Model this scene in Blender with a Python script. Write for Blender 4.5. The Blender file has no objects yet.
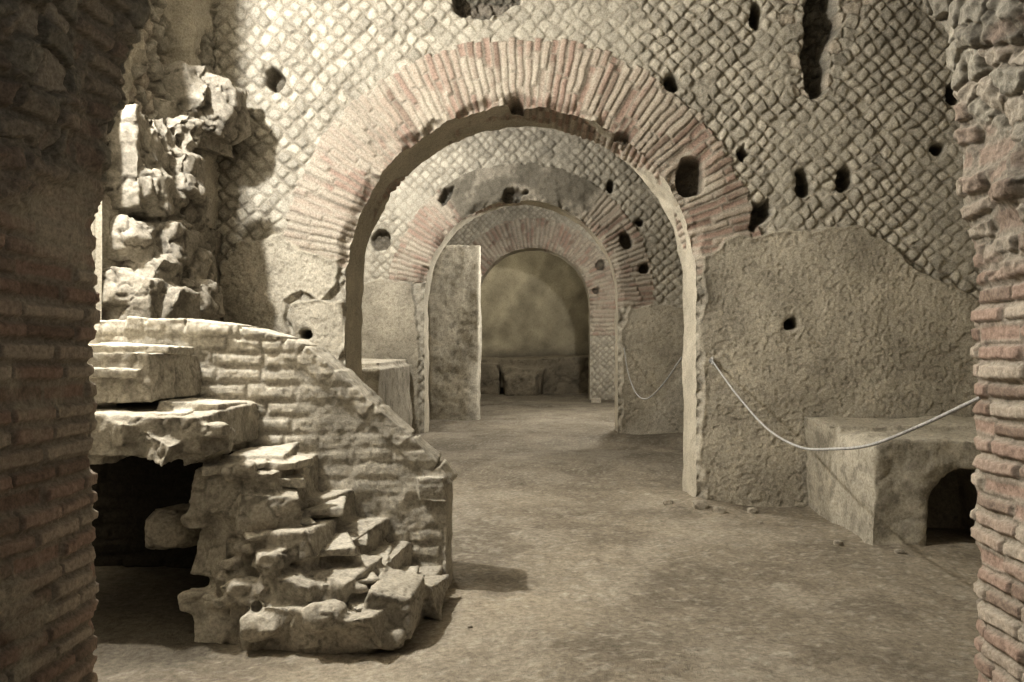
import bpy, bmesh, math, random
import numpy as np
from mathutils import Vector, Matrix
random.seed(4)
F=826.0; VX=540.0; VY=348.0; EH=1.5
def PX(px,Y): return (px-VX)*Y/F
def PZ(py,Y): return EH-(py-VY)*Y/F
# ------------------------------------------------------------ noise
def _h(ix,iy,iz,seed):
    h=(ix*374761393+iy*668265263+iz*1274126177+seed*97463477)&0xffffffff
    h=((h^(h>>13))*1274126177)&0xffffffff
    h=h^(h>>16)
    h=(h*668265263)&0xffffffff
    h=h^(h>>15)
    return h/4294967296.0
def n2(x,y,s=0):
    x=np.asarray(x,float); y=np.asarray(y,float)
    x,y=x*.829-y*.559+s*.37,x*.559+y*.829-s*.23
    fx=np.floor(x); fy=np.floor(y); ix=fx.astype(np.int64); iy=fy.astype(np.int64)
    u=x-fx; v=y-fy; u=u*u*(3-2*u); v=v*v*(3-2*v)
    z=0
    return ((_h(ix,iy,z,s)*(1-u)+_h(ix+1,iy,z,s)*u)*(1-v)+(_h(ix,iy+1,z,s)*(1-u)+_h(ix+1,iy+1,z,s)*u)*v)
def fbm(x,y,o=4,s=0):
    a=0.5;t=0;r=0
    for i in range(o):
        r=r+a*n2(x*2**i+7.3*i,y*2**i-3.1*i,s+i); t+=a; a*=.5
        x,y=x*.8-y*.6,x*.6+y*.8
    return r/t
def n3(x,y,z,s=0):
    fx=np.floor(x);fy=np.floor(y);fz=np.floor(z)
    ix=fx.astype(np.int64);iy=fy.astype(np.int64);iz=fz.astype(np.int64)
    u=x-fx;v=y-fy;w=z-fz
    u=u*u*(3-2*u);v=v*v*(3-2*v);w=w*w*(3-2*w)
    def L(k):
        return ((_h(ix,iy,iz+k,s)*(1-u)+_h(ix+1,iy,iz+k,s)*u)*(1-v)+(_h(ix,iy+1,iz+k,s)*(1-u)+_h(ix+1,iy+1,iz+k,s)*u)*v)
    return L(0)*(1-w)+L(1)*w
def fbm3(x,y,z,o=4,s=0):
    a=.5;t=0;r=0
    x,y,z=x*.80-y*.36+z*.48,x*.6+y*.48-z*.64,y*.8+z*.6
    for i in range(o):
        r=r+a*n3(x*2**i+5.1*i,y*2**i,z*2**i-2.7*i,s+i);t+=a;a*=.5
        x,y=x*.8-y*.6,x*.6+y*.8; y,z=y*.8-z*.6,y*.6+z*.8
    return r/t
def voro(x,y,s=0):
    ix=np.floor(x).astype(np.int64);iy=np.floor(y).astype(np.int64)
    f1=np.full(x.shape,9.);f2=np.full(x.shape,9.);cid=np.zeros(x.shape)
    for dx in(-1,0,1):
        for dy in(-1,0,1):
            cx=ix+dx;cy=iy+dy
            d=np.hypot(cx+.1+.8*_h(cx,cy,0,s)-x,cy+.1+.8*_h(cx,cy,1,s)-y)
            c=_h(cx,cy,2,s)
            m=d<f1
            f2=np.where(m,f1,np.minimum(f2,d)); cid=np.where(m,c,cid); f1=np.where(m,d,f1)
    return f1,f2,cid
def sst(a,b,x):
    t=np.clip((x-a)/(b-a),0,1); return t*t*(3-2*t)
def hid(a,b,s): return _h(a.astype(np.int64),b.astype(np.int64),0,s)
def mixc(c,d,m): return c*(1-m[...,None])+d*m[...,None]
def C(r,g,b): return np.array([r,g,b],float)
def poly_in(x,z,pts):
    ins=np.zeros(x.shape,bool); n=len(pts); j=n-1
    for i in range(n):
        xi,zi=pts[i];xj,zj=pts[j]
        c=((zi>z)!=(zj>z))&(x<(xj-xi)*(z-zi)/((zj-zi) if zj!=zi else 1e-9)+xi)
        ins^=c; j=i
    return ins
def poly_sd(x,z,pts):
    d=np.full(x.shape,1e9);n=len(pts)
    for i in range(n):
        ax,az=pts[i];bx,bz=pts[(i+1)%n];ex=bx-ax;ez=bz-az
        t=np.clip(((x-ax)*ex+(z-az)*ez)/(ex*ex+ez*ez+1e-12),0,1)
        d=np.minimum(d,np.hypot(x-ax-t*ex,z-az-t*ez))
    return np.where(poly_in(x,z,pts),d,-d)
# ------------------------------------------------------------ materials
def stone_mat(name,tint=(1,1,1),bump=.5,s1=60,s2=190,rough=.93,var=.34,speck=.35):
    m=bpy.data.materials.new(name); m.use_nodes=True; nt=m.node_tree; N=nt.nodes; L=nt.links
    b=N['Principled BSDF']; b.inputs['Roughness'].default_value=rough
    b.inputs['Specular IOR Level'].default_value=.15
    at=N.new('ShaderNodeAttribute'); at.attribute_name='Col'
    tc=N.new('ShaderNodeTexCoord')
    a=N.new('ShaderNodeTexNoise'); a.inputs['Scale'].default_value=s1; a.inputs['Detail'].default_value=6; a.inputs['Roughness'].default_value=.75
    c=N.new('ShaderNodeTexNoise'); c.inputs['Scale'].default_value=s2; c.inputs['Detail'].default_value=2
    g=N.new('ShaderNodeTexNoise'); g.inputs['Scale'].default_value=s1*.33; g.inputs['Detail'].default_value=8; g.inputs['Roughness'].default_value=.8
    for q in(a,c,g): L.new(tc.outputs['Object'],q.inputs['Vector'])
    def MR(src,lo,hi,o0,o1):
        mr=N.new('ShaderNodeMapRange'); mr.inputs[1].default_value=lo; mr.inputs[2].default_value=hi
        mr.inputs[3].default_value=o0; mr.inputs[4].default_value=o1; L.new(src,mr.inputs[0]); return mr.outputs[0]
    m1=MR(a.outputs['Fac'],.32,.68,1-var,1+var); m2=MR(g.outputs['Fac'],.30,.48,1-speck,1.04)
    mm=N.new('ShaderNodeMath'); mm.operation='MULTIPLY'; L.new(m1,mm.inputs[0]); L.new(m2,mm.inputs[1])
    t=N.new('ShaderNodeMix'); t.data_type='RGBA'; t.blend_type='MULTIPLY'; t.inputs[0].default_value=1
    L.new(at.outputs['Color'],t.inputs[6]); t.inputs[7].default_value=(*tint,1)
    v=N.new('ShaderNodeVectorMath'); v.operation='SCALE'
    L.new(t.outputs[2],v.inputs[0]); L.new(mm.outputs[0],v.inputs['Scale'])
    L.new(v.outputs[0],b.inputs['Base Color'])
    ad=N.new('ShaderNodeMath'); ad.operation='ADD'; L.new(a.outputs['Fac'],ad.inputs[0])
    ml=N.new('ShaderNodeMath'); ml.operation='MULTIPLY'; ml.inputs[1].default_value=.35
    L.new(c.outputs['Fac'],ml.inputs[0]); L.new(ml.outputs[0],ad.inputs[1])
    bp=N.new('ShaderNodeBump'); bp.inputs['Strength'].default_value=bump; bp.inputs['Distance'].default_value=.014
    L.new(ad.outputs[0],bp.inputs['Height']); L.new(bp.outputs[0],b.inputs['Normal'])
    return m
M_wall=stone_mat('reticulate_tuff_masonry')
M_brick=stone_mat('roman_brick')
M_reveal=stone_mat('arch_reveal_masonry')
M_floor=stone_mat('packed_earth',bump=.8,s1=30,s2=120,var=.34,speck=.3)
M_rock=stone_mat('weathered_tuff',bump=.7,s1=45)
M_ceil=stone_mat('rough_vault_plaster')
# ------------------------------------------------------------ mesh helpers
def link(o,parent=None):
    bpy.context.scene.collection.objects.link(o)
    if parent: o.parent=parent
    return o
def grid_obj(name,X,Y,Z,col,keep,mat,parent=None,flip=False):
    n,m=X.shape
    idx=np.arange(n*m).reshape(n,m)
    q=np.stack([idx[:-1,:-1],idx[1:,:-1],idx[1:,1:],idx[:-1,1:]],-1).reshape(-1,4)
    if flip: q=q[:,::-1]
    if keep is not None: q=q[keep.reshape(-1)]
    used=np.unique(q); rm=np.zeros(n*m,np.int64); rm[used]=np.arange(len(used)); q=rm[q]
    co=np.stack([X,Y,Z],-1).reshape(-1,3)[used]; cc=col.reshape(-1,3)[used]
    me=bpy.data.meshes.new(name)
    me.vertices.add(len(co)); me.vertices.foreach_set('co',co.astype(np.float32).ravel())
    me.loops.add(q.size); me.loops.foreach_set('vertex_index',q.astype(np.int32).ravel())
    me.polygons.add(len(q)); me.polygons.foreach_set('loop_start',np.arange(0,q.size,4,dtype=np.int32))
    me.polygons.foreach_set('loop_total',np.full(len(q),4,np.int32))
    me.update(calc_edges=True)
    me.polygons.foreach_set('use_smooth',np.ones(len(q),bool))
    set_col(me,cc)
    me.materials.append(mat)
    return link(bpy.data.objects.new(name,me),parent)
def set_col(me,cc):
    ca=me.color_attributes.new('Col','FLOAT_COLOR','POINT')
    a=np.ones((len(cc),4),np.float32); a[:,:3]=np.clip(cc,0,1); ca.data.foreach_set('color',a.ravel())
# ------------------------------------------------------------ surface descriptions
TUFF=C(.44,.415,.36); TUFFD=C(.20,.18,.148); PLAST=C(.41,.38,.32); MORT=C(.38,.35,.30)
BR1=C(.345,.262,.222); BR2=C(.42,.37,.315); BR3=C(.23,.175,.145); HOLE_SHADE=C(.10,.088,.07)
def brick_pat(u,v,bh,bl,seed,broken=.15,jd=.014):
    uu=u/bh; i=np.floor(uu); fu=uu-i
    off=hid(i,i*0,seed)*1.0
    vv=v/(bl*(.75+.5*hid(i,i*0+3,seed)))+off; j=np.floor(vv); fv=vv-j
    r=hid(i,j,seed+5); r2=hid(i,j,seed+9)
    jw=.17+.08*hid(i,j,seed+2)
    e=np.minimum(fu,1-fu); g=1-sst(jw*.55,jw*1.25,e+.07*(n2(u*60,v*40,seed)-.5))
    ev=np.minimum(fv,1-fv)*bl/bh; g2=1-sst(.08,.2,ev)
    g=np.maximum(g,g2)
    d=.012*r+g*jd+(r2<broken)*.022*(1-g)+.010*(fbm(u*25,v*25,3,seed+1)-.5)
    col=mixc(np.broadcast_to(BR1,u.shape+(3,)),BR2,sst(.25,.75,r2))
    col=mixc(col,BR3,sst(.82,.9,r)*.8)
    col=mixc(col,MORT*.8,g*.75)
    return d,col
def rubble_pat(x,z,sc,seed):
    wx=x+.12*(fbm(x*7,z*7,4,seed)-.5); wz=z+.12*(fbm(x*7,z*7,4,seed+1)-.5)
    f1,f2,c=voro(wx*sc,wz*sc*1.35,seed)
    e=f2-f1; g=1-sst(.02,.25,e)
    d=.03*c+.022*g+.035*(fbm(x*16,z*16,4,seed)-.5)
    col=mixc(np.broadcast_to(TUFF*.92,x.shape+(3,)),BR2,(c>.75)*.6); col=col*(.75+.4*c)[...,None]
    col=mixc(col,TUFFD,g*.45)
    return d,col
def ret_pat(x,z,side,seed,miss=.03):
    wx=x+.05*(fbm(x*1.3,z*1.3,2,seed)-.5)*2; wz=z+.05*(fbm(x*1.3,z*1.3,2,seed+20)-.5)*2
    wx=wx+.024*(n2(x*9,z*9,seed+3)-.5)*2; wz=wz+.024*(n2(x*9,z*9,seed+4)-.5)*2
    u=(wx+wz)/math.sqrt(2)/side; v=(wz-wx)/math.sqrt(2)/side
    i=np.floor(u);j=np.floor(v);fu=u-i-.5;fv=v-j-.5
    r=hid(i,j,seed);r2=hid(i,j,seed+7)
    hw=.5-(.06+.07*r2)
    e=np.maximum(np.abs(fu),np.abs(fv)); e=.6*e+.4*np.hypot(fu,fv)*.95+.07*(n2(x*45,z*45,seed+5)-.5)
    g=sst(hw-.11,hw+.03,e)
    dome=(e*2)**2*.009
    d=g*.018+dome+.016*r+(r2<miss)*.03*(1-g)
    d=d+.016*(fbm(x*30,z*30,3,seed+2)-.5)
    col=np.broadcast_to(TUFF,x.shape+(3,))*(.74+.44*r)[...,None]
    col=mixc(col,TUFFD*1.1,g*.55)
    return d,col
def wall_fn(cfg):
    Y=cfg['Y'];cx=cfg['cx'];r=cfg['r'];zs=cfg['zs'];rt=cfg['rt'];sd=cfg['seed'];side=cfg.get('side',.112)
    P=lambda pts:[(PX(a,Y),PZ(b,Y)) for a,b in pts]
    pl=[P(p) for p in cfg.get('plaster',[])]
    dm=[P(p) for p in cfg.get('damage',[])]
    rb=[P(p) for p in cfg.get('rubble',[])]
    def f(x,z,want_ring=False):
        jx=.05*(fbm(x*5,z*5,3,sd+30)-.5)*2; jz=.05*(fbm(x*5,z*5,3,sd+31)-.5)*2
        big=fbm(x*.8,z*.8,3,sd+40)
        d,col=ret_pat(x,z,side,sd)
        w=sst(.54,.66,fbm(x*1.6+4,z*1.6,4,sd+41))
        dp=.02+.04*(fbm(x*11,z*11,4,sd+42)-.5)
        d=d*(1-w*.55)+dp*w*.55; col=mixc(col,TUFF*.93,w*.5)
        for p in rb:
            m=sst(-.02,.03,poly_sd(x+jx,z+jz,p)); d2,c2=rubble_pat(x,z,6.5,sd+3)
            d=d*(1-m)+(d2+.01)*m; col=mixc(col,c2,m)
        dx=x-cx;dz=z-zs; rr=np.hypot(dx,dz); th=np.arctan2(dz,dx)
        th=np.where(th<-math.pi/2,th+2*math.pi,th)
        rm=r+rt*.5
        k=np.round(math.pi*rm/cfg.get('bw',.072))
        lowl,lowr=cfg.get('low',(.15,.1))
        below=z<zs
        u=np.where(below,z-zs,th*rm); v=np.where(below,np.abs(dx),rr)
        db,cb=brick_pat(u+.010*(n2(x*8,z*8,sd)-.5)*2,v-r,math.pi*rm/k,.42,sd+60,broken=.12,jd=cfg.get('rjd',.014))
        i=np.floor(u/(math.pi*rm/k))
        outer=r+rt+.06*(hid(i,i*0,sd+61)-.5)+jx*.5
        dist=np.where(below,np.abs(dx),rr)
        mr=sst(-.006,.006,outer-dist)*(dist>r-.2)*np.where(dx<0,(z+jz*.6>zs-lowl),(z+jz*.6>zs-lowr))
        for (a0,a1) in cfg.get('ring_plaster',[]):
            deg=np.degrees(th)+jx*100
            w=sst(a0-2,a0+2,deg)*(1-sst(a1-2,a1+2,deg))
            db=db*(1-w)+(.02+.07*(fbm(x*7,z*7,4,sd+8)-.5))*w; cb=mixc(cb,PLAST*.48,w)
        w=sst(.46,.60,fbm(x*3.2,z*3.2,4,sd+71)); cb=mixc(cb,MORT*1.15,w*.6); 
        edge=1-sst(0,.12,dist-r+.10*(fbm(x*7,z*7,3,sd+72)-.5))
        ero=sst(.38,.58,fbm(x*5,z*5,3,sd+73))*edge*.08
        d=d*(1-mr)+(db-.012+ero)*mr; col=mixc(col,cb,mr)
        for p in pl:
            s=poly_sd(x+jx*1.2,z+jz*1.2,p); m=sst(-.012,.018,s)
            pit=sst(.58,.68,fbm(x*26,z*26,3,sd+81))
            dp=-.035+.06*(fbm(x*1.4,z*1.4,3,sd+85)-.5)+.012*(fbm(x*6,z*6,4,sd+80)-.5)+.013*(fbm(x*36,z*36,3,sd+82)-.5)+.006*pit-.014*(1-sst(0,.06,s))*m
            cp=PLAST*(.58+.80*fbm(x*2.6,z*2.6,5,sd+83))[...,None]
            cp=mixc(cp,TUFFD,pit*.35)
            d=d*(1-m)+dp*m; col=mixc(col,cp,m)
        for p in dm:
            s=poly_sd(x+jx*1.6,z+jz*1.6,p); m=sst(-.02,.03,s); d2,c2=rubble_pat(x,z,7,sd+5)
            d=d+m*(.16+.10*fbm(x*7,z*7,3,sd+6)+d2); col=mixc(col,c2*.45,m)
        for (hx,hy,ra,rb_) in cfg.get('holes',[]):
            X0=PX(hx,Y);Z0=PZ(hy,Y);a=ra*Y/F;b=rb_*Y/F
            q=((np.abs((x+jx*.9-X0)/a))**2.4+(np.abs((z+jz*.9-Z0)/b))**2.4)**(1/2.4)
            m=1-sst(.85,1.1,q); d=d+m*.26; col=mixc(col,HOLE_SHADE,m*.8)  # hole interiors coloured dark, painted shade on top of the real depth
            m2=(1-sst(1.0,1.8,q))*(1-m); d=d+m2*.016
        st=sst(.45,.75,big); col=col*(1-.22*st)[...,None]
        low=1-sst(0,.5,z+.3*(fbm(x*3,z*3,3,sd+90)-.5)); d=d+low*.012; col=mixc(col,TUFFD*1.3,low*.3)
        e=np.where(z>zs,rr,np.abs(dx))-r
        chip=(1-sst(0,.06,e))*.035*sst(.4,.7,n2(x*9,z*9,sd+95)); d=d+chip
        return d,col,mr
    return f
def opening_sd(x,z,cx,r,zs):
    return np.where(z>zs,r-np.hypot(x-cx,z-zs),r-np.abs(x-cx))
def cutgrid(X,Z,cx,r,zs,res):
    s=opening_sd(X,Z,cx,r,zs)
    dx=X-cx; dz=np.where(Z>zs,Z-zs,0); L=np.hypot(dx,dz)+1e-9
    sn=np.abs(s)<res*.8
    X=np.where(sn,X+dx/L*s,X); Z=np.where(sn,Z+dz/L*s,Z)
    s2=np.where(sn,0,s)
    mx=np.maximum(np.maximum(s2[:-1,:-1],s2[1:,:-1]),np.maximum(s2[:-1,1:],s2[1:,1:]))
    return X,Z,mx<=1e-6
def build_wall(name,cfg,x0,x1,z1,res,ringname=None):
    Y=cfg['Y'];cx=cfg['cx'];r=cfg['r'];zs=cfg['zs']
    X,Z=np.meshgrid(np.arange(x0,x1+res,res),np.arange(-.1,z1+res,res),indexing='ij')
    X,Z,keep=cutgrid(X,Z,cx,r,zs,res)
    f=wall_fn(cfg); d,col,mr=f(X,Z)
    if ringname:
        rf=(mr[:-1,:-1]>.5)
        par=grid_obj(name,X,Y+d,Z,col,keep&~rf,M_wall)
        grid_obj(ringname,X,Y+d,Z,col,keep&rf,M_brick)
    else:
        par=grid_obj(name,X,Y+d,Z,col,keep,M_wall)
    t=cfg['t']; rs=.06
    X,Z=np.meshgrid(np.arange(x0,x1+rs,rs),np.arange(-.1,z1+rs,rs),indexing='ij')
    X,Z,keep=cutgrid(X,Z,cx,r+.07,zs,rs)
    grid_obj('back_face',X,Y+t-.03*fbm(X*3,Z*3,3,4),Z,np.broadcast_to(PLAST*.9,X.shape+(3,)),keep,M_wall,par,True)
    build_reveal('arch_reveal',cfg,f,par,res)
    return par
def build_reveal(name,cfg,f,par,res):
    Y=cfg['Y'];cx=cfg['cx'];r=cfg['r'];zs=cfg['zs'];t=cfg['t'];sd=cfg['seed']
    H=zs+.1; A=math.pi*r; tot=2*H+A
    S=np.linspace(0,tot,int(tot/res)); T=np.linspace(0,1,int(t/res)+2)
    x=np.where(S<H,cx-r,np.where(S>H+A,cx+r,cx-r*np.cos((S-H)/r)))
    z=np.where(S<H,S-.1,np.where(S>H+A,tot-S-.1,zs+r*np.sin((S-H)/r)))
    nx=np.where(S<H,-1,np.where(S>H+A,1,-np.cos((S-H)/r))); nz=np.where((S<H)|(S>H+A),0,np.sin((S-H)/r))
    d0=f(x,z)[0]
    SS,TT=np.meshgrid(S,T,indexing='ij')
    Yv=(Y+d0)[:,None]*(1-TT)+(Y+t)*TT
    xx=x[:,None]+0*TT; zz=z[:,None]+0*TT
    side=np.where(xx<cx,0.,10.)
    u=zz+.012*(n2(Yv*3,zz*3,sd)-.5)+.01*(fbm(Yv*12,zz*12,2,sd+7)-.5); arc=zz>zs
    u=np.where(arc,SS,u)
    db,cb=brick_pat(u,Yv+side,.066,.27,sd+100,broken=.16,jd=cfg.get('jd',.014))
    e=db; col=cb
    pm=cfg.get('reveal',lambda x,z,y,n:n*0)(xx,zz,Yv,fbm(SS*2.2,Yv*2.2,4,sd+101))
    dp=.004+.03*(fbm(SS*6,Yv*6,4,sd+102)-.5); cp=PLAST*(.9+.4*fbm(SS*4,Yv*4,3,sd+104))[...,None]
    e=e*(1-pm)+dp*pm; col=mixc(col,cp,pm)
    if 'reveal_rubble' in cfg:
        rm=cfg['reveal_rubble'](xx,zz,Yv,fbm(SS*2.5,Yv*2.5,4,sd+105))
        d2,c2=rubble_pat(Yv+side,SS,8,sd+106)
        d3,c3=brick_pat(SS+.06*(fbm(SS*5,Yv*5,3,sd+111)-.5),Yv+side,.085,.2,sd+112,broken=.3,jd=.02)
        w=sst(.45,.6,fbm(SS*4,Yv*4,3,sd+113)); c2=mixc(c2,c3,w*.7)
        d2=(d2*(1-w)+d3*1.3*w)*.9+.13*(fbm(SS*4,Yv*4,5,sd+107)-.5)+.02*(fbm(SS*30,Yv*30,3,sd+114)-.5)
        e=e*(1-rm)+(d2-cfg.get('over',.03))*rm; col=mixc(col,c2*.85,rm)
    e=e+cfg.get('rough',.02)*(fbm(SS*3,Yv*3,4,sd+108)-.5)
    e=e+cfg.get('arris',.03)*sst(.9,1,TT)*fbm(SS*9,Yv*0+1,3,sd+109)
    e=e*sst(0,.04,TT)
    col=col*(.75+.5*fbm(SS*1.2,Yv*1.2,4,sd+110))[...,None]
    if 'reveal_tint' in cfg: col=col*cfg['reveal_tint'](xx)[...,None]
    X=xx+nx[:,None]*e; Z=zz+nz[:,None]*e
    X=np.concatenate([X,X[:,-1:]*0+(x+nx*.2)[:,None]],1); Z=np.concatenate([Z,(z+nz*.2)[:,None]],1)
    Yv=np.concatenate([Yv,Yv[:,-1:]+.004],1); col=np.concatenate([col,col[:,-1:]],1)
    grid_obj(name,X,Yv,Z,col,None,M_reveal,par)
# ------------------------------------------------------------ walls
W1=dict(Y=7.84,cx=-.18,r=1.67,zs=2.14,rt=.64,t=.85,seed=11,low=(-.12,-.05),
  plaster=[[(702,512),(700,330),(706,256),(728,238),(800,232),(862,226),(905,258),(940,280),(1060,330),(1060,540),(702,540)],
           [(222,262),(240,246),(283,236),(300,246),(338,262),(334,284),(322,300),(300,290),(286,300),(290,345),(225,340)],
           [(288,302),(318,296),(345,300),(345,420),(300,420)],[(150,345),(330,352),(340,540),(150,540)]],
  damage=[[(445,-20),(452,6),(470,16),(505,14),(524,4),(522,-20)],[(806,-20),(802,40),(800,75),(812,95),(826,92),(826,50),(838,30),(836,-20)],
          [(752,202),(768,196),(772,208),(756,230),(750,226)],[(736,150),(744,140),(752,150),(742,160)]],
  rubble=[[(640,215),(700,235),(690,300),(670,230)],[(770,-20),(880,-20),(850,60),(835,100),(795,100),(785,30)]],
  holes=[(274,78,9,10),(690,176,14,19),(673,82,7,9),(804,183,8,14),(846,178,7,11),(791,325,6,7),(305,334,7,5),(941,148,7,6),(956,92,9,10),(758,14,7,14),
    (515,104,8,7),(622,138,10,6)],
  reveal=lambda x,z,y,n: sst(.30,.42,n+.25*(z<2.3)), rough=.04,arris=.04)
build_wall('wall_back',W1,-3.45,4.7,5.75,.0095,'brick_arch')
W2=dict(Y=14.4,cx=-.33,r=1.69,zs=2.40,rt=.64,t=.7,seed=31,low=(-.25,.2),side=.13,ring_plaster=[(52,128)],bw=.085,rjd=.022,
  plaster=[[(622,440),(620,330),(632,308),(655,303),(700,312),(720,450),(620,450)],[(355,285),(380,276),(412,285),(418,330),(420,450),(340,450)]],
  damage=[[(503,190),(515,186),(526,192),(519,204),(506,204)],[(436,200),(446,188),(456,186),(450,198),(442,206)]],
  holes=[(380,240,9,10),(626,240,6,8),(644,268,5,5),(611,186,4,7),(640,222,4,3)],
  reveal=lambda x,z,y,n: sst(.25,.4,n+.3*(z<2.3)),rough=.05)
build_wall('wall_middle',W2,-4.2,4.6,5.75,.018,'brick_arch')
W3=dict(Y=24.0,cx=-.22,r=1.67,zs=2.75,rt=.85,t=.9,seed=51,low=(.0,.9),side=.13,bw=.13,rjd=.045,
  plaster=[],damage=[],holes=[(600,265,4,5),(596,290,3,3)],
  reveal=lambda x,z,y,n: sst(.3,.45,n+.3*(z<2.3)),rough=.03)
build_wall('wall_inner',W3,-4.2,4.6,5.75,.026,'brick_arch')
W0=dict(Y=2.1,cx=-.015,r=1.57,zs=2.12,rt=.6,t=.92,seed=71,low=(0,0),over=.045,jd=.018,
  reveal_rubble=lambda x,z,y,n: np.where(x<0,sst(2.0,2.2,z+.6*(n-.5)),sst(1.72,1.9,z+.6*(n-.5))),rough=.05,arris=.05)
W0['reveal']=lambda x,z,y,n: sst(.54,.66,n)*.7
W0['reveal_tint']=lambda x: np.where(x<0,.95,1.0)
cfg=W0
def build_front():
    f=wall_fn(cfg)
    res=.03; Y=cfg['Y'];cx=cfg['cx'];r=cfg['r'];zs=cfg['zs']
    xs=np.arange(-4.2,4.6+res,res); zz=np.arange(-.1,5.75,res)
    for which,rb in (('a',r),('b',r+.07)):
        X,Z=np.meshgrid(xs,zz,indexing='ij'); X,Z,keep=cutgrid(X,Z,cx,rb,zs,res)
        d,c,_=f(X,Z)
        if which=='a': par=grid_obj('wall_front',X,Y+d,Z,c,keep,M_wall)
        else: grid_obj('back_face',X,Y+cfg['t']-.02-d*.3,Z,c,keep,M_wall,par,True)
    build_reveal('arch_reveal',cfg,f,par,.006)
build_front()
# far wall
res=.05
X,Z=np.meshgrid(np.arange(-4.3,4.75,res),np.arange(-.1,5.8,res),indexing='ij')
d=.2*(fbm(X*1.2,Z*1.2,5,3)-.5); col=C(.37,.335,.26)*(.45+1.0*fbm(X*2.0,Z*2.0,6,9))[...,None]
col=mixc(col,TUFFD*.8,1-sst(1.1,1.7,Z+.5*(fbm(X*2,Z*2,3,2)-.5)))
grid_obj('wall_far',X,28.7+d,Z,col,None,M_wall)
# side walls
def side_wall(name,xp,y0,y1,res,sgn,fn=None):
    Yg,Z=np.meshgrid(np.arange(y0,y1+res,res),np.arange(-.1,5.8,res),indexing='ij')
    if fn: h,col=fn(Yg,Z)
    else:
        h=.1*(fbm(Yg*1.5,Z*1.5,4,8)); col=PLAST*(.8+.35*fbm(Yg*2,Z*2,4,6))[...,None]
    return grid_obj(name,xp+sgn*h,Yg,Z,col,None,M_wall)
side_wall('wall_right',4.75,-2,28.8,.08,-1)
side_wall('wall_left',-4.35,-2,28.8,.08,1)
def pier(Yg,Z):
    dr,cr=rubble_pat(Yg,Z,5,203)
    h=.08*fbm(Yg*2,Z*2,4,204)+.09*(fbm(Yg*7,Z*7,4,206)-.5)
    col=PLAST*(.70+.5*fbm(Yg*2,Z*2,4,205))[...,None]
    m=sst(.40,.55,fbm(Yg*1.5,Z*1.5,4,207))
    h=h-dr*m*1.8; col=mixc(col,cr*.85,m)
    k=sst(6.75,6.85,Yg+.15*(fbm(Yg*3,Z*3,3,208)-.5))*(1-sst(7.2,7.3,Yg+.15*(fbm(Yg*3,Z*3,3,209)-.5)))*sst(3.6,3.9,Z)
    h=h-.16*k
    h=h*sst(5.72,5.85,Yg)-.1*(1-sst(5.72,5.74,Yg))
    return h,col
wl=side_wall('wall_left_stub',-3.10,5.72,7.95,.014,1,pier)
X,Z=np.meshgrid(np.arange(-4.35,-3.04,.05),np.arange(-.1,5.8,.05),indexing='ij')
grid_obj('return_face',X,5.74+.03*fbm(X*3,Z*3,3,5),Z,PLAST*(.7+.2*fbm(X*3,Z*3,3,7))[...,None],None,M_wall,wl)
X,Z=np.meshgrid(np.arange(-4.3,4.7,.1),np.arange(-.1,5.8,.1),indexing='ij')
grid_obj('wall_rear',X,-2+.03*fbm(X*3,Z*3,3,5),Z,PLAST*(.9+.2*fbm(X*3,Z*3,3,7))[...,None],None,M_wall)
# ceiling
X,Yg=np.meshgrid(np.arange(-4.4,4.8,.1),np.arange(-2.1,28.9,.1),indexing='ij')
grid_obj('ceiling',X,Yg,5.7+.12*(fbm(X*1.5,Yg*1.5,4,77)-.5),PLAST*(.65+.2*fbm(X*2,Yg*2,3,78))[...,None],None,M_ceil,None,True)
# floor
def floor_h(x,y):
    h=.09*(fbm(x*.6,y*.6,3,300)-.5)+.05*(fbm(x*2.2,y*2.2,4,301)-.5)+.020*(fbm(x*12,y*12,4,302)-.5)
    h=h+.05*np.exp(-(((x-1.45)/.28)**2+((y-7.8)/.35)**2))
    e=y+.45*(fbm(x*1.0,y*1.0,3,303)-.5)
    h=h-.10*sst(8.6,8.75,e)*(1-sst(9.4,10.8,e)) 
    h=h-.07*sst(12.2,12.35,e)*(1-sst(13,13.8,e))
    return h
X,Yg=np.meshgrid(np.arange(-4.4,4.8,.022),np.concatenate([np.arange(-2.1,3,.1),np.arange(3,10,.016),np.arange(10,28.9,.05)]),indexing='ij')
fb=fbm(X*.9,Yg*.9,5,310)
col=C(.285,.253,.205)*(.55+.82*fb)[...,None]
f3=sst(.50,.70,fbm(X*3.3,Yg*3.3,5,311)); col=mixc(col,C(.15,.13,.105),f3*.42)
f4=sst(.52,.72,fbm(X*2,Yg*1.4,5,312)); col=mixc(col,C(.39,.355,.30),f4*.4)
f5=sst(.62,.70,fbm(X*22,Yg*22,3,313)); col=mixc(col,C(.44,.41,.355),f5*.4)
f6=(1-sst(-1.75,-1.5,X))*sst(3.6,4.1,Yg)*(1-sst(6,6.2,Yg)); col=mixc(col,C(.08,.07,.056),f6*.85)  # shade under and before the stair void, painted into the floor colour
f7=sst(9.0,12,Yg+.8*fb); col=col*(1-.3*f7)[...,None]  # rear floor colour darkened to paint in the shade between the arches
grid_obj('floor',X,Yg,floor_h(X,Yg),col,None,M_floor)
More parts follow.
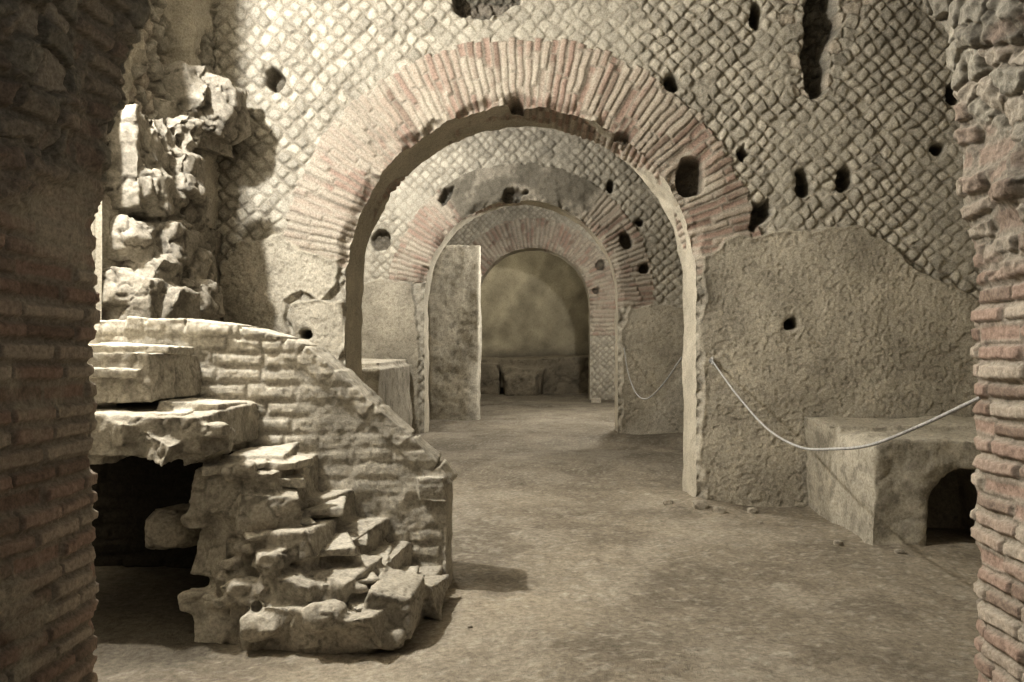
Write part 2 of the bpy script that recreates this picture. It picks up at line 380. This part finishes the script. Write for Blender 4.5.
# ------------------------------------------------------------ blobs (rough masonry solids)
def add_box(bm,x0,x1,y0,y1,z0,z1,jit=.0,rot=(0,0,0)):
    c=Vector(((x0+x1)/2,(y0+y1)/2,(z0+z1)/2)); R=Matrix.Rotation(rot[2],3,'Z')@Matrix.Rotation(rot[1],3,'Y')@Matrix.Rotation(rot[0],3,'X')
    vs=[]
    for dx in(-1,1):
        for dy in(-1,1):
            for dz in(-1,1):
                p=Vector((dx*(x1-x0)/2,dy*(y1-y0)/2,dz*(z1-z0)/2))
                p=R@p+c+Vector((random.uniform(-jit,jit),random.uniform(-jit,jit),random.uniform(-jit,jit)))
                vs.append(bm.verts.new(p))
    for q in((0,1,3,2),(4,6,7,5),(0,4,5,1),(2,3,7,6),(0,2,6,4),(1,5,7,3)): bm.faces.new([vs[i] for i in q])
def add_prism(bm,pts,y0,y1):
    a=[bm.verts.new((x,y0,z)) for x,z in pts]; b=[bm.verts.new((x,y1,z)) for x,z in pts]
    bm.faces.new(a); bm.faces.new(b[::-1]); n=len(pts)
    for i in range(n):
        bm.faces.new([a[i],b[i],b[(i+1)%n],a[(i+1)%n]][::-1])
def add_slab(bm,plan,z0,z1):
    a=[bm.verts.new((x,y,z0)) for x,y in plan]; b=[bm.verts.new((x,y,z1)) for x,y in plan]
    bm.faces.new(a[::-1]); bm.faces.new(b); n=len(plan)
    for i in range(n): bm.faces.new([a[i],a[(i+1)%n],b[(i+1)%n],b[i]])
def add_rock(bm,c,s,jit=.25):
    g=bmesh.ops.create_icosphere(bm,subdivisions=2,radius=1)
    for v in g['verts']:
        k=1+jit*random.uniform(-1,1)*.5
        p=Vector((max(-.75,min(.75,v.co.x)),max(-.75,min(.75,v.co.y)),max(-.7,min(.7,v.co.z))))*k
        v.co=Vector((c[0]+p.x*s[0],c[1]+p.y*s[1],c[2]+p.z*s[2]))
def finish(name,bm,vox,amp,sc,base,parent=None,seed=0,extra=None,mat=None,dark=.5,terr=1.1,crk=.45):
    bmesh.ops.recalc_face_normals(bm,faces=bm.faces[:])
    me=bpy.data.meshes.new(name+'_src'); bm.to_mesh(me); bm.free()
    o=bpy.data.objects.new(name+'_src',me); link(o)
    md=o.modifiers.new('r','REMESH'); md.mode='VOXEL'; md.voxel_size=vox
    dg=bpy.context.evaluated_depsgraph_get(); dg.update()
    m2=bpy.data.meshes.new_from_object(o.evaluated_get(dg)); bpy.data.objects.remove(o)
    n=len(m2.vertices); co=np.zeros(n*3,np.float32); m2.vertices.foreach_get('co',co); co=co.reshape(-1,3).astype(float)
    no=np.zeros(n*3,np.float32); m2.vertex_normals.foreach_get('vector',no); no=no.reshape(-1,3).astype(float)
    x,y,z=co.T
    a=fbm3(x*sc,y*sc,z*sc,5,seed)-.5
    ridge=np.abs(fbm3(x*sc*1.3,y*sc*1.3,z*sc*1.3,3,seed+40)-.5)
    crack=1-sst(0,.03,ridge)
    off=amp*2.2*a-amp*crk*crack+.012*(fbm3(x*26,y*26,z*26,3,seed+70)-.5)
    st=np.floor(fbm3(x*sc*.8+3,y*sc*.8,z*sc*.8,2,seed+60)*9)/9-.5; off=off+amp*terr*st
    col=np.broadcast_to(base,(n,3))*(.62+.72*fbm3(x*3,y*3,z*3,4,seed+50))[:,None]
    sp=sst(.55,.66,fbm3(x*10,y*10,z*10,4,seed+55)); col=mixc(col,base*.5,sp*.55)
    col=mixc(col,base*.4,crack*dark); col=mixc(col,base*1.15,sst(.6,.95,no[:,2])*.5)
    if extra:
        e,c=extra(x,y,z,no,col); off=off+e; col=c
    co=co+no*off[:,None]
    m2.vertices.foreach_set('co',co.astype(np.float32).ravel()); m2.update()
    m2.polygons.foreach_set('use_smooth',np.ones(len(m2.polygons),bool))
    for cname in [c.name for c in m2.color_attributes]: m2.color_attributes.remove(m2.color_attributes[cname])
    set_col(m2,col); m2.materials.clear(); m2.materials.append(mat or M_rock); m2.name=name
    return link(bpy.data.objects.new(name,m2),parent)
# ---- broken rubble pier in the left corner
bm=bmesh.new()
rr_=random.Random(9)
for (x1,y0,y1,z0,z1) in [(-2.92,6.95,7.80,3.3,3.85),(-3.0,6.0,7.1,2.45,3.3),(-2.92,5.95,7.1,1.95,2.5),(-2.80,5.85,6.95,1.05,2.05),(-3.0,6.9,7.80,1.05,2.6)]:
    add_box(bm,-3.35,x1,y0,y1,z0,z1,.10)
for (px,py,Y,a,b,c) in [(207,108,7.35,.42,.42,.36),(188,90,7.1,.3,.3,.28),(232,122,7.55,.22,.2,.2),(165,120,6.9,.25,.3,.25),
                    (150,150,6.4,.22,.3,.26),(180,175,6.7,.22,.3,.28),(150,195,6.3,.25,.3,.26),(188,212,6.9,.2,.3,.22),
                    (130,240,6.1,.26,.3,.2),(168,245,6.5,.26,.35,.24),(190,268,6.8,.2,.35,.24),(150,280,6.2,.28,.3,.24),
                    (118,290,5.95,.24,.25,.2),(172,308,6.2,.26,.35,.24),(200,300,6.7,.2,.35,.24)]:
    add_rock(bm,(PX(px,Y)-.03,Y,PZ(py,Y)),(a,b,c),.35)
for k in range(90):
    px=rr_.uniform(105,200); py=rr_.uniform(120,325); Y=5.95+ (px-105)/100*.9; s=rr_.uniform(.05,.10)
    add_rock(bm,(PX(px,Y)-.02,Y-.03,PZ(py,Y)),(s*1.3,s,s*.9),.3)
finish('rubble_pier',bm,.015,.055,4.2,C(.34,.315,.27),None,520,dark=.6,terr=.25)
# ---- staircase
st=bpy.data.objects.new('stone_staircase',None); link(st)
YP=5.1
top=[(447,482),(432,462),(405,436),(370,405),(330,370),(300,347),(283,338),(240,327),(185,320),(125,315)]
pts=[(PX(a,YP),PZ(b,YP)-.035) for a,b in top]
poly=[(PX(447,YP),-.08)]+pts+[(-3.05,pts[-1][1]),(-3.05,.95),(-1.9,.9),(-1.75,.6),(-1.7,-.08)]
bm=bmesh.new(); add_prism(bm,poly,YP,YP+.34)
bmesh.ops.triangulate(bm,faces=[f for f in bm.faces if len(f.verts)>4])
add_box(bm,-3.05,-1.7,YP+.02,5.72,.86,1.0,.0)  # this and the next two boxes: added chamber keeping light out of the void
add_box(bm,-3.1,-1.6,5.58,5.72,-.08,1.0,.0)
add_box(bm,-1.8,-1.62,YP+.1,5.72,-.08,1.0,.0)
for i in range(len(pts)-1):
    a=Vector((pts[i][0],0,pts[i][1])); b=Vector((pts[i+1][0],0,pts[i+1][1])); L=(b-a).length; k=max(1,round(L/random.choice((.13,.2,.26)))); ang=math.atan2(b.z-a.z,b.x-a.x)
    for j in range(k):
        c=a.lerp(b,(j+.5)/k); l=L/k-.022
        add_box(bm,c.x-l/2,c.x+l/2,YP-.015,YP+.35,c.z-.06,c.z+.045+random.uniform(-.015,.01),.008,(0,-ang+random.uniform(-.05,.05),0))
add_box(bm,PX(420,YP),PX(446,YP),YP-.05,YP+.36,.56,.70,.015)
def par_extra(x,y,z,no,col):
    d,c=brick_pat(z+.03*(n2(x*3,z*3,5)-.5),x,.098,.27,401,broken=.1)
    m=(.35+.65*sst(.36,.56,fbm(x*2.0,z*2.0,3,402)))*(np.abs(no[:,1])>.6)
    dd=-(d-.006)*.85*m+.008*(fbm(x*14,z*14,4,404)-.5)
    col=mixc(col,TUFFD,(sst(.012,.024,d)*.5*m))
    inn=(y>YP+.36)&(z<1.0); col=np.where(inn[:,None],C(.04,.035,.028),col)  # chamber behind the void painted near-black as deep shade
    return dd,col
finish('parapet_wall',bm,.011,.009,4.5,C(.50,.47,.41),st,401,par_extra,dark=.25,crk=.2,terr=.6)
bm=bmesh.new()
add_box(bm,-3.05,-2.11,4.5,5.15,1.20,1.47,.02)
add_box(bm,-3.05,-1.76,4.24,5.15,.93,1.15,.025)
add_box(bm,-3.05,-2.25,4.26,5.15,.87,1.0,.03)
add_box(bm,-1.84,-1.38,4.35,5.15,.62,.87,.03)
add_slab(bm,[(-1.80,5.15),(-1.78,4.42),(-1.42,4.34),(-1.13,5.15)],-.05,.63)
add_slab(bm,[(-1.80,5.15),(-1.72,4.40),(-1.20,4.28),(-1.02,4.55),(-.93,5.15)],-.05,.45)
add_slab(bm,[(-1.78,5.15),(-1.60,4.25),(-1.05,4.18),(-.86,4.50),(-.80,5.15)],-.05,.30)
add_slab(bm,[(-1.70,5.15),(-1.50,4.16),(-.86,4.08),(-.66,4.40),(-.60,5.15)],-.05,.15)
for (px,py,Y,w,h,dp) in [(222,492,4.36,.28,.20,.3),(262,508,4.32,.24,.2,.3),(240,535,4.34,.3,.24,.3),(222,560,4.38,.22,.22,.3),(285,548,4.26,.3,.2,.3),
      (228,610,4.30,.24,.26,.3),(215,635,4.25,.2,.20,.3),(290,595,4.18,.3,.22,.3),(335,588,4.22,.26,.16,.3),
      (300,635,4.10,.30,.20,.25),(350,636,4.06,.40,.20,.28),(385,618,4.15,.26,.18,.3),(418,600,4.55,.22,.14,.3),(212,480,4.4,.18,.14,.3),
      (150,440,4.24,.4,.12,.2),(195,445,4.26,.26,.13,.2),(118,438,4.25,.3,.13,.2)]:
    x=PX(px,Y); z=PZ(py,Y)
    add_box(bm,x-w/2,x+w/2,Y,Y+dp+.1,z-h/2,z+h/2,.04,(random.uniform(-.12,.12),random.uniform(-.2,.2),random.uniform(-.5,.3)))
add_rock(bm,(PX(176,4.9),4.9,PZ(528,4.9)),(.2,.2,.17))
for (px,py,Y,s) in [(200,600,4.35,.09),(248,590,4.25,.1),(262,625,4.15,.1),(325,615,4.08,.1),(240,470,4.35,.08),(200,520,4.4,.07),(270,560,4.22,.08),(390,640,4.12,.07),(215,430,4.3,.07),(130,425,4.3,.08)]:
    add_rock(bm,(PX(px,Y),Y,PZ(py,Y)),(s*1.4,s,s*.9),.35)
for k in range(26):
    px=rr_.uniform(205,370); py=rr_.uniform(500+max(0,(px-240))*.75,645); Y=4.40-(py-475)/170*.28; s=rr_.uniform(.03,.06)
    add_rock(bm,(PX(px,Y),Y+.03,PZ(py,Y)),(s*1.5,s,s*.8),.4)
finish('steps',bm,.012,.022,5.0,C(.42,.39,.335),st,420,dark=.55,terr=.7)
bm=bmesh.new()
for (px,py,Y,w,dp,rz,rx) in [(262,452,4.75,.34,.42,.1,0),(235,462,4.5,.3,.28,.35,.03),(290,462,4.6,.16,.3,-.2,0),(150,412,4.6,.5,.4,.1,.02),(205,404,4.8,.34,.42,-.05,0),(140,347,4.85,.5,.4,.05,0),(120,368,4.6,.3,.3,.1,.05),
     (318,503,4.8,.30,.44,.2,0),(285,520,4.5,.28,.26,.4,.05),(350,532,4.8,.22,.40,.1,0),(325,545,4.45,.30,.28,.4,.06),(372,556,4.8,.22,.40,.1,0),(345,574,4.38,.30,.28,.5,.05),(400,575,4.8,.2,.34,.0,0),(375,600,4.3,.30,.24,.6,.04),(262,530,4.35,.2,.2,.5,.1),(285,478,4.55,.2,.24,.4,0)]:
    x=PX(px,Y);z=PZ(py,Y)
    add_box(bm,x-w/2,x+w/2,Y-dp/2,Y+dp/2,z-.035,z+.012,.015,(rx,random.uniform(-.04,.06),rz))
for (px,py,Y,s) in [(200,455,4.7,.05),(213,470,4.5,.03),(300,470,4.75,.04)]:
    add_rock(bm,(PX(px,Y),Y,PZ(py,Y)),(s*1.3,s,s))
add_box(bm,PX(285,4.7)-.1,PX(285,4.7)+.09,4.6,4.85,PZ(482,4.7),PZ(460,4.7),.015,(0,.1,.3))
finish('tread_tiles',bm,.010,.009,8,C(.48,.45,.39),st,440)
# ---- bench with arched niche on the right
bm=bmesh.new()
bx0=2.47; bY=6.15; n0=(928-540)*bY/F; n1=n0+.62; zt=.80
arc=[(n0,-.1)]
for i in range(0,13):
    a=math.pi-i*math.pi/12; arc.append(((n0+n1)/2+(n1-n0)/2*math.cos(a),.34+.28*math.sin(a)))
arc.append((n1,-.1))
prof=[(bx0,-.1),(bx0+.02,zt-.10),(bx0+.05,zt-.03),(bx0+.13,zt+.01),(4.6,zt),(4.6,-.1)]+arc[::-1]
add_prism(bm,prof,bY,bY+.9)
add_box(bm,bx0+.03,4.6,bY+.75,7.80,-.1,zt+.05,.01)
bmesh.ops.triangulate(bm,faces=[f for f in bm.faces if len(f.verts)>4])
finish('masonry_bench',bm,.016,.055,2.4,C(.42,.39,.33),None,460,terr=.15,crk=.08,dark=.2)
bm=bmesh.new(); add_box(bm,-4.2,-2.22,11.3,14.3,-.1,1.22,.02)
add_box(bm,-4.2,-2.3,11.6,14.3,1.1,1.3,.03)
finish('masonry_bench',bm,.03,.04,2.5,C(.38,.35,.295),None,470,terr=.2,crk=.1)
bm=bmesh.new(); add_box(bm,PX(428,17.2),PX(478,17.2),17.2,17.9,-.1,PZ(246,17.2),.05)
add_box(bm,-4.2,PX(440,17.2),17.3,17.9,-.1,3.2,.05)
finish('plastered_buttress',bm,.03,.05,1.8,C(.47,.44,.38),None,480,terr=.1,crk=.1,dark=.25)
bm=bmesh.new()
add_box(bm,-2.4,1.8,27.4,28.5,-.1,1.2,.08); add_box(bm,-1.2,.1,26.6,28.5,-.1,.85,.1); add_rock(bm,(-.6,26.6,.3),(.7,.5,.6)); add_box(bm,-2.4,-1.3,26.8,28.5,-.1,1.0,.08)
finish('masonry_bench',bm,.05,.09,1.3,C(.22,.195,.155),None,490,terr=.4)
bm=bmesh.new()
for (px,py,s) in [(700,512,.06),(720,515,.045),(668,508,.04),(752,514,.04),(900,556,.03),(838,548,.03),(596,402,.12),(760,525,.02),(470,628,.012)]:
    Y=F*EH/(py-VY); x=PX(px,Y); add_rock(bm,(x,Y,s*.4+float(floor_h(np.array(x),np.array(Y)))),(s*1.5,s,s))
bmesh.ops.recalc_face_normals(bm,faces=bm.faces[:])
me=bpy.data.meshes.new('loose_rubble'); bm.to_mesh(me); bm.free()
set_col(me,np.tile(C(.36,.33,.28),(len(me.vertices),1))); me.materials.append(M_rock); link(bpy.data.objects.new('loose_rubble',me))
# ---- ropes
def rope(name,pts,rad,parent=None):
    P=[np.array(p,float) for p in pts]; P=[2*P[0]-P[1]]+P+[2*P[-1]-P[-2]]; out=[]
    for i in range(1,len(P)-2):
        for t in np.linspace(0,1,24,endpoint=False):
            a,b,c,d=P[i-1:i+3]; out.append(.5*((2*b)+(-a+c)*t+(2*a-5*b+4*c-d)*t*t+(-a+3*b-3*c+d)*t**3))
    out.append(P[-2]); out=np.array(out)
    seg=np.linalg.norm(np.diff(out,axis=0),axis=1); s=np.concatenate([[0],np.cumsum(seg)])
    S=np.arange(0,s[-1],.006); Q=np.stack([np.interp(S,s,out[:,k]) for k in range(3)],1)
    T=np.gradient(Q,axis=0); T/=np.linalg.norm(T,axis=1)[:,None]
    U=np.cross(T,[1,0,0.01]); U/=np.linalg.norm(U,axis=1)[:,None]; V=np.cross(T,U)
    k=10; A=np.linspace(0,2*math.pi,k+1)
    ph=S[:,None]*90; rr=rad*(1+.35*np.abs(np.sin(1.5*(A[None]+ph))))
    X=Q[:,None,:]+rr[...,None]*(np.cos(A)[None,:,None]*U[:,None,:]+np.sin(A)[None,:,None]*V[:,None,:])
    return grid_obj(name,X[...,0],X[...,1],X[...,2],np.ones(X.shape)*C(.38,.38,.38),None,M_rope,parent)
M_rope=stone_mat('grey_rope',bump=.1,rough=.6)
def anchor(p,parent,d=1):
    bm=bmesh.new()
    bmesh.ops.create_cone(bm,cap_ends=True,segments=14,radius1=.028,radius2=.02,depth=.03,matrix=Matrix.Translation(Vector(p))@Matrix.Rotation(math.pi/2,4,'X'))
    me=bpy.data.meshes.new('anchor_bolt'); bm.to_mesh(me); bm.free()
    set_col(me,np.tile(C(.3,.3,.3),(len(me.vertices),1))); me.materials.append(M_rope); link(bpy.data.objects.new('anchor_bolt',me),parent)
    mj,mn,a,b=.03,.008,16,8
    u=np.linspace(0,2*math.pi,a+1);v=np.linspace(0,2*math.pi,b+1);U,V=np.meshgrid(u,v,indexing='ij')
    grid_obj('eye_ring',p[0]+mn*np.sin(V),p[1]-d*.03+(mj+mn*np.cos(V))*np.cos(U),p[2]+(mj+mn*np.cos(V))*np.sin(U),np.ones(U.shape+(3,))*C(.5,.5,.5),None,M_rope,parent)
r1=rope('barrier_rope',[(1.62,7.77,1.38),(1.62,7.2,1.22),(1.61,6.6,1.08),(1.60,5.8,.93),(1.60,5.08,.89),(1.60,4.5,.95),(1.60,4.0,1.03),(1.61,3.5,1.17),(1.62,3.03,1.32)],.0062)
anchor((1.62,7.80,1.38),r1)
r2=rope('barrier_rope',[(1.46,14.33,1.5),(1.46,13.7,1.1),(1.46,12.6,.82),(1.47,11.4,.8),(1.48,10,1.05),(1.50,8.74,1.4)],.007)
# ------------------------------------------------------------ lights
def lamp(name,loc,power,size,col):
    l=bpy.data.lights.new(name,'POINT'); l.energy=power; l.shadow_soft_size=size; l.color=col
    o=bpy.data.objects.new(name,l); o.location=loc; link(o); return o
WC=(1.0,.962,.885)
lamp('floodlight',(-3.2,4.45,4.7),960,.07,WC)
lamp('floodlight',(-2.6,11.3,4.9),540,.10,WC)
lamp('floodlight',(1.8,16.8,4.6),800,.12,WC)
lamp('floodlight',(-1.5,25.6,4.4),110,.15,(1,.94,.78))
lamp('floodlight',(.7,1.0,3.2),24,.35,WC)  # added fill light in the camera room to brighten the front arch reveals
w=bpy.data.worlds.new('World'); bpy.context.scene.world=w; w.use_nodes=True
w.node_tree.nodes['Background'].inputs[0].default_value=(.5,.5,.45,1); w.node_tree.nodes['Background'].inputs[1].default_value=.05
# ------------------------------------------------------------ camera
c=bpy.data.cameras.new('camera'); co=bpy.data.objects.new('camera',c); link(co)
co.location=(0,0,EH); co.rotation_euler=(math.pi/2,0,0)
c.sensor_width=36; c.lens=F*36/1024; c.shift_x=-28/1024; c.shift_y=7/1024; c.clip_end=100
sc=bpy.context.scene; sc.camera=co
sc.view_settings.view_transform='Standard'
try: sc.view_settings.look='Medium High Contrast'
except Exception as e: print('look',e)
